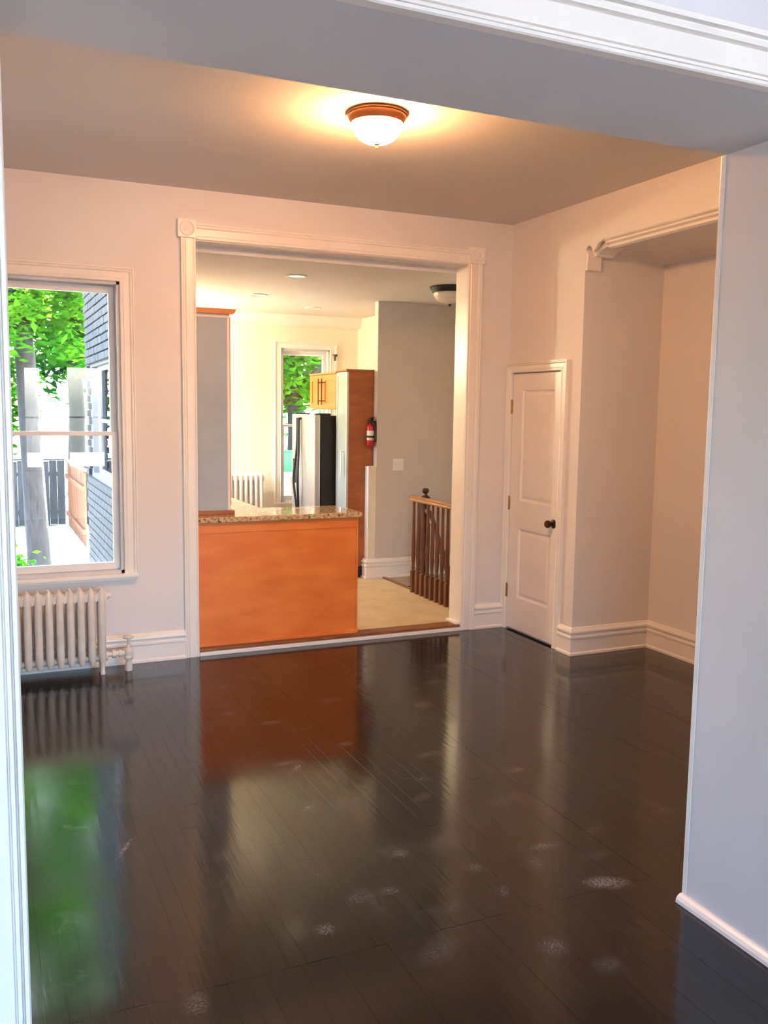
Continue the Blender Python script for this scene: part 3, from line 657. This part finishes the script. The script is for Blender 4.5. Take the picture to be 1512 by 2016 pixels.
# fire extinguisher hanging on the wall return
ex = thing('fire_extinguisher', (-.245, 2.075, 1.315), 'small red fire extinguisher with white label on the wall return', 'fire extinguisher')
ec = (-.243, 2.075, 0)
b = part('cylinder', MB().lathe([(.020, 1.317), (.034, 1.320), (.036, 1.326), (.036, 1.495), (.032, 1.512), (.022, 1.524), (.013, 1.53), (.013, 1.54), (.001, 1.54)], ec, 24), 'red_enamel', ex, smooth=True)
part('label_band', MB().lathe([(.0361, 1.420), (.0368, 1.421), (.0368, 1.466), (.0361, 1.467)], ec, 24), 'label_white', b, smooth=True)
part('label_band', MB().lathe([(.0361, 1.375), (.0368, 1.376), (.0368, 1.398), (.0361, 1.399)], ec, 24), 'label_white', b, smooth=True)
part('strap', MB().lathe([(.0361, 1.400), (.0376, 1.401), (.0376, 1.413), (.0361, 1.414)], ec, 24), 'black_plastic', ex, smooth=True)
part('valve_head', MB().lathe([(.016, 1.535), (.018, 1.54), (.018, 1.565), (.012, 1.572), (.001, 1.572)], ec, 14), 'black_plastic', ex, smooth=True)
part('lever', MB().box(-.262, -.215, 2.02, 2.078, 1.568, 1.576).box(-.255, -.222, 2.02, 2.075, 1.59, 1.597).box(-.25, -.226, 2.055, 2.078, 1.565, 1.597), 'black_plastic', ex, bevel=.002)
part('hose', MB().tube([(-.232, 2.065, 1.555), (-.215, 2.05, 1.53), (-.207, 2.04, 1.47), (-.207, 2.035, 1.40), (-.207, 2.035, 1.37)], [.008, .008, .009, .010, .012], 8), 'black_plastic', ex, smooth=True)
part('bracket', MB().box(-.21, -.189, 2.055, 2.095, 1.36, 1.56), 'black_plastic', ex, bevel=.003)
# lit globe lamp on the side wall above the sink window, behind the tall cabinet
sl = thing('wall_lamp', (KX0+.012, 3.0, 2.22), 'lit opal globe wall lamp behind the tall counter cabinet', 'wall lamp')
part('back_plate', MB().lathe([(.055, 0), (.055, .012), (.03, .02), (.001, .02)], (KX0+.012, 3.0, 2.22), 20, 'X'), 'bronze', sl, smooth=True)
part('arm', MB().tube([(KX0+.03, 3.0, 2.22), (KX0+.10, 3.0, 2.20), (KX0+.12, 3.0, 2.225)], .008), 'bronze', sl, smooth=True)
part('globe', MB().lathe([(.02, -.058), (.045, -.045), (.06, -.018), (.063, .01), (.055, .04), (.035, .058), (.001, .066)], (KX0+.12, 3.0, 2.28), 20), 'globe_glass', sl, smooth=True)
# light switch
ls = thing('light_switch', (.037, 2.04, 1.137), 'white light switch plate on the wall by the stairs', 'light switch')
part('plate', MB().box(.037-.058, .037+.058, 2.032, 2.04, 1.08, 1.195), 'vinyl_white', ls, bevel=.003)
for s in (-.026, .026): part('toggle', MB().box(.037+s-.005, .037+s+.005, 2.022, 2.033, 1.127, 1.147), 'vinyl_white', ls, bevel=.002)
# curtain bracket on the kitchen window casing
cb = tag(part('curtain_bracket', MB().tube([(.03, KY1-.028, 2.26), (.03, KY1-.09, 2.26), (.03, KY1-.09, 2.285)], .006).tube([(.03, KY1-.03, 2.21), (.03, KY1-.03, 2.285)], .007).tube([(-.02, KY1-.09, 2.272), (.03, KY1-.09, 2.272)], .005), 'black_plastic', None), 'small dark curtain bracket on the kitchen window casing', 'bracket')

# ------------------------------------------------------------------ stair railing
RX = -.147
rl = thing('stair_railing', (RX, .75, KZ), 'brown turned wooden stair railing beside the kitchen doorway', 'railing')
part('handrail', MB().strip([(-.030, 0), (-.032, .012), (-.026, .022), (-.030, .032), (-.018, .046), (.018, .046), (.030, .032), (.026, .022), (.032, .012), (.030, 0)], (RX, .2, .862), (RX, 1.33, .862), (1,0,0), (0,0,1)), 'oak_top', rl, smooth=True)
bp_ = [(.019, 0), (.019, .22)]
def baluster():
    mb = MB(); mb.box(-.019, .019, -.019, .019, 0, .20)
    mb.lathe([(.017, .20), (.012, .212), (.018, .225), (.012, .24), (.014, .27), (.0185, .34), (.0185, .40), (.015, .55), (.0125, .72), (.0125, .80), (.0125, .834)], (0,0,0), 12)
    return mb.mesh('baluster', smooth=True)
BME = baluster(); BME.materials.append(MATS['oak_rail'])
y = 1.29
while y > .2:
    link('baluster', BME, None, rl, Vector((RX, y, KZ))-world_loc(rl)); y -= .092
nw = thing('newel_post', (-.045, 1.27, KZ), 'dark newel post with a turned ball finial and sloping stair handrail', 'newel post')
part('post', MB().box(-.08, -.01, 1.235, 1.305, KZ-.5, .88), 'dark_oak', nw, bevel=.006)
part('finial', MB().lathe([(.045, .88), (.045, .892), (.030, .905), (.018, .912), (.016, .925), (.028, .938), (.034, .952), (.031, .965), (.018, .975), (.001, .977)], (-.045, 1.27, 0), 20), 'dark_oak', nw, smooth=True)
part('sloping_handrail', MB().tube([(-.045, 1.235, .78), (-.045, 1.18, .755), (-.045, .95, .47), (-.045, .6, .03), (-.045, .42, -.2)], .028, 10), 'oak_rail', nw, smooth=True)
for i in range(4):
    tag(part('stair_tread', MB().box(-.09, .99, 1.98-.23*(i+1), 1.98-.23*i+.02, -.17*(i+1)-.03+KZ, -.17*(i+1)+KZ), 'stair_dark', None, bevel=.004), '%s dark wooden stair tread below the kitchen floor' % ('first', 'second', 'third', 'fourth')[i], 'stair tread', 'stair treads')

# ------------------------------------------------------------------ garden
GZ = -.6
struct('ground', MB().box(-30, 30, .2, 45, GZ-.2, GZ), 'grass', 'lawn beyond the garden patio', 'ground')
struct('patio', MB().box(-4.6, 4.5, 4.1, 12.0, GZ, GZ+.01), 'patio', 'pale sunlit patio outside the kitchen', 'patio')
struct('street', MB().box(-30, 30, -40, FY-.3, GZ-.2, GZ), 'asphalt', 'pale pavement in front of the house', 'ground')  # out of view, added as a bounce surface for the front windows
def board_fence(name, p0, p1, z1, material, label, bw=.14):
    p0, p1 = Vector(p0), Vector(p1); L = (p1-p0).length; d = (p1-p0)/L; n = Vector((-d.y, d.x, 0))
    f = thing(name, (p0+p1)/2, label, 'fence')
    k = round(L/bw); bw = L/k; me = MB().box(-bw*.485, bw*.485, -.011, .011, 0, z1-GZ).mesh('board'); me.materials.append(MATS[material])
    ang = math.atan2(d.y, d.x)
    for i in range(k):
        o = link('board', me, None, f, p0+d*(i+.5)*bw+Vector((0, 0, random.uniform(-.012, .012)))+n*random.uniform(-.004, .004)-world_loc(f)); o.rotation_euler = (0, 0, ang+random.uniform(-.01, .01))
    for zz in (.25, z1-GZ-.25):
        mb = MB(); a, b = p0+Vector((0,0,zz))+n*.03, p1+Vector((0,0,zz))+n*.03
        mb.strip([(-.02, -.04), (.02, -.04), (.02, .04), (-.02, .04)], a, b, n, (0,0,1)); part('rail', mb, material, f)
    part('cap_rail', MB().strip([(-.05, 0), (.05, 0), (.05, .03), (-.05, .03)], p0+Vector((0,0,z1-GZ+.013)), p1+Vector((0,0,z1-GZ+.013)), n, (0,0,1)), material, f)
    return f
board_fence('cedar_fence', (-2.15, 9.1, GZ), (-2.15, 12.1, GZ), .60, 'fence_cedar', 'orange cedar board fence along the sunlit patio')
board_fence('board_fence', (-7.5, 12.2, GZ), (-2.2, 12.2, GZ), .62, 'fence_grey', 'weathered grey board fence behind the tree trunk')
board_fence('board_fence', (-2.1, 12.2, GZ), (9.0, 12.2, GZ), .62, 'fence_grey', 'weathered grey board fence beyond the white garden wall', .2)
gw = tag(part('garden_wall', MB().box(.2, 4.2, 8.9, 9.1, GZ, .50).box(.16, 4.24, 8.86, 9.14, .50, .56), 'stone_white', None, bevel=.01), 'low white garden wall outside the kitchen window', 'wall')
gf = thing('mesh_fence', (2.2, 9.35, GZ), 'green mesh fence panel above the white garden wall', 'fence')
part('mesh_panel', MB().box(.2, 4.2, 9.345, 9.355, GZ, .90), 'green_mesh', gf)
part('top_rail', MB().tube([(.15, 9.35, .91), (4.25, 9.35, .91)], .022), 'green_mesh', gf, smooth=True)
for px_ in (.2, 1.55, 2.9, 4.2): part('post', MB().tube([(px_, 9.37, GZ), (px_, 9.37, .95)], .03), 'green_mesh', gf, smooth=True)
gp = tag(part('garden_post', MB().box(1.08, 1.2, 8.4, 8.52, GZ, .48).prism([(1.06, .48), (1.22, .48), (1.14, .56)], 'Y', 8.38, 8.54), 'fence_cedar', None, bevel=.004), 'brown wooden post in front of the white garden wall', 'post')

def tree(name, x, y, tr, h, crown, n, label, leaf='leaf', lean=(0, 0), seed=1, lsz=.11):
    rng = random.Random(seed)
    t = thing(name, (x, y, GZ), label, 'tree', 'trees in the garden')
    top = Vector((x+lean[0], y+lean[1], GZ+h))
    pts = [Vector((x, y, GZ)), Vector((x+lean[0]*.3+.04, y, GZ+h*.35)), Vector((x+lean[0]*.65-.05, y+lean[1]*.6, GZ+h*.7)), top]
    part('trunk', MB().tube(pts, [tr*1.25, tr, tr*.8, tr*.4], 12), 'bark', t, smooth=True)
    for i in range(6):
        b0 = pts[1].lerp(pts[3], .15+.13*i); a = rng.uniform(0, 6.28); l = rng.uniform(.9, 1.7)
        part('branch', MB().tube([b0, b0+Vector((math.cos(a)*l*.5, math.sin(a)*l*.5, l*.45)), b0+Vector((math.cos(a)*l, math.sin(a)*l, l*.7))], [tr*.45, tr*.3, tr*.12], 8), 'bark', t, smooth=True)
    vs_, fs = [], []
    for (cx, cy, cz, rx, ry, rz, kk) in crown:
        clumps = [(rng.gauss(0, .5), rng.gauss(0, .5), rng.gauss(0, .5)) for _ in range(26)]
        for i in range(int(n*kk)):
            q = rng.choice(clumps); p = Vector((cx+max(-1.1, min(1.1, q[0]+rng.gauss(0, .16)))*rx, cy+max(-1.1, min(1.1, q[1]+rng.gauss(0, .16)))*ry, cz+(q[2]+rng.gauss(0, .13))*rz))
            if p.z < GZ+.5 or (p.y < 5.2): continue
            s = lsz*rng.uniform(.6, 1.3); u = Vector((rng.gauss(0,1), rng.gauss(0,1), rng.gauss(0,.4))).normalized(); w_ = u.cross(Vector((rng.gauss(0,.5), rng.gauss(0,.5), 1))).normalized()
            k = len(vs_); vs_ += [p-u*s, p+w_*s*.5-u*s*.1, p+u*s, p-w_*s*.5-u*s*.1]; fs.append((k, k+1, k+2, k+3))
    me = bpy.data.meshes.new('foliage'); wl = world_loc(t); me.from_pydata([tuple(p-wl) for p in vs_], [], fs); me.materials.append(MATS[leaf])
    o = link('foliage', me, None, t, (0, 0, 0)); o['kind'] = 'stuff'
tree('maple_tree', -2.95, 7.6, .13, 8.5, [(-3.4, 8.2, 3.2, 1.6, 1.2, 1.1, .45), (-2.1, 7.9, 3.4, .9, 1.0, 1.0, .2), (-3.2, 7.2, 2.8, 1.0, .7, .7, .2), (-2.9, 7.8, 7.6, 2.6, 1.4, 2.4, 1.8)], 6000, 'slender tree on the patio in front of the grey fence', lean=(-.5, .3), seed=3, lsz=.09)
tree('maple_tree', -4.6, 14.2, .2, 5.5, [(-4.4, 14.2, 4.0, 2.6, 1.2, 3.0, 1), (-4.4, 14.2, 8.5, 2.6, 1.2, 2.6, .8)], 8000, 'broad bright green tree behind the grey fence', seed=5, lsz=.15)
tree('maple_tree', -1.4, 18.2, .2, 6, [(-1.3, 18.2, 4.6, 2.8, 1.4, 2.8, 1), (-1.3, 18.2, 9.5, 2.8, 1.4, 3.0, 1)], 6000, 'tall green tree behind the cedar fence', 'leaf_dark', seed=8, lsz=.16)
tree('maple_tree', 2.2, 11.6, .18, 5, [(1.9, 11.4, 2.6, 1.3, 1.2, 1.6, 1), (1.9, 11.4, 5.4, 1.5, 1.2, 1.6, .8)], 5200, 'leafy green tree beyond the green mesh fence', seed=11, lsz=.12)
tree('maple_tree', 5.2, 15.5, .22, 6, [(5.0, 15.5, 3.4, 2.6, 1.6, 2.4, 1)], 4000, 'large tree at the far end of the grey fence', 'leaf_dark', seed=13, lsz=.17)
sh = thing('shrub', (-3.35, 5.9, GZ), 'small yellow-green shrub at the foot of the tree', 'shrub')
rng = random.Random(4); vs_, fs = [], []
for i in range(500):
    p = Vector((rng.gauss(0, .16), rng.gauss(0, .16), abs(rng.gauss(.18, .12)))); s = .05*rng.uniform(.6, 1.3); u = Vector((rng.gauss(0,1), rng.gauss(0,1), rng.gauss(.5,.5))).normalized(); w_ = u.orthogonal().normalized()
    k = len(vs_); vs_ += [p-u*s, p+w_*s*.5, p+u*s, p-w_*s*.5]; fs.append((k, k+1, k+2, k+3))
me = bpy.data.meshes.new('foliage'); me.from_pydata([tuple(p) for p in vs_], [], fs); me.materials.append(MATS['leaf']); o = link('foliage', me, None, sh, (0,0,0)); o['kind'] = 'stuff'
part('stem', MB().tube([(-3.35, 5.9, GZ), (-3.34, 5.9, GZ+.15), (-3.36, 5.91, GZ+.3)], [.02, .015, .008], 8), 'bark', sh, smooth=True)
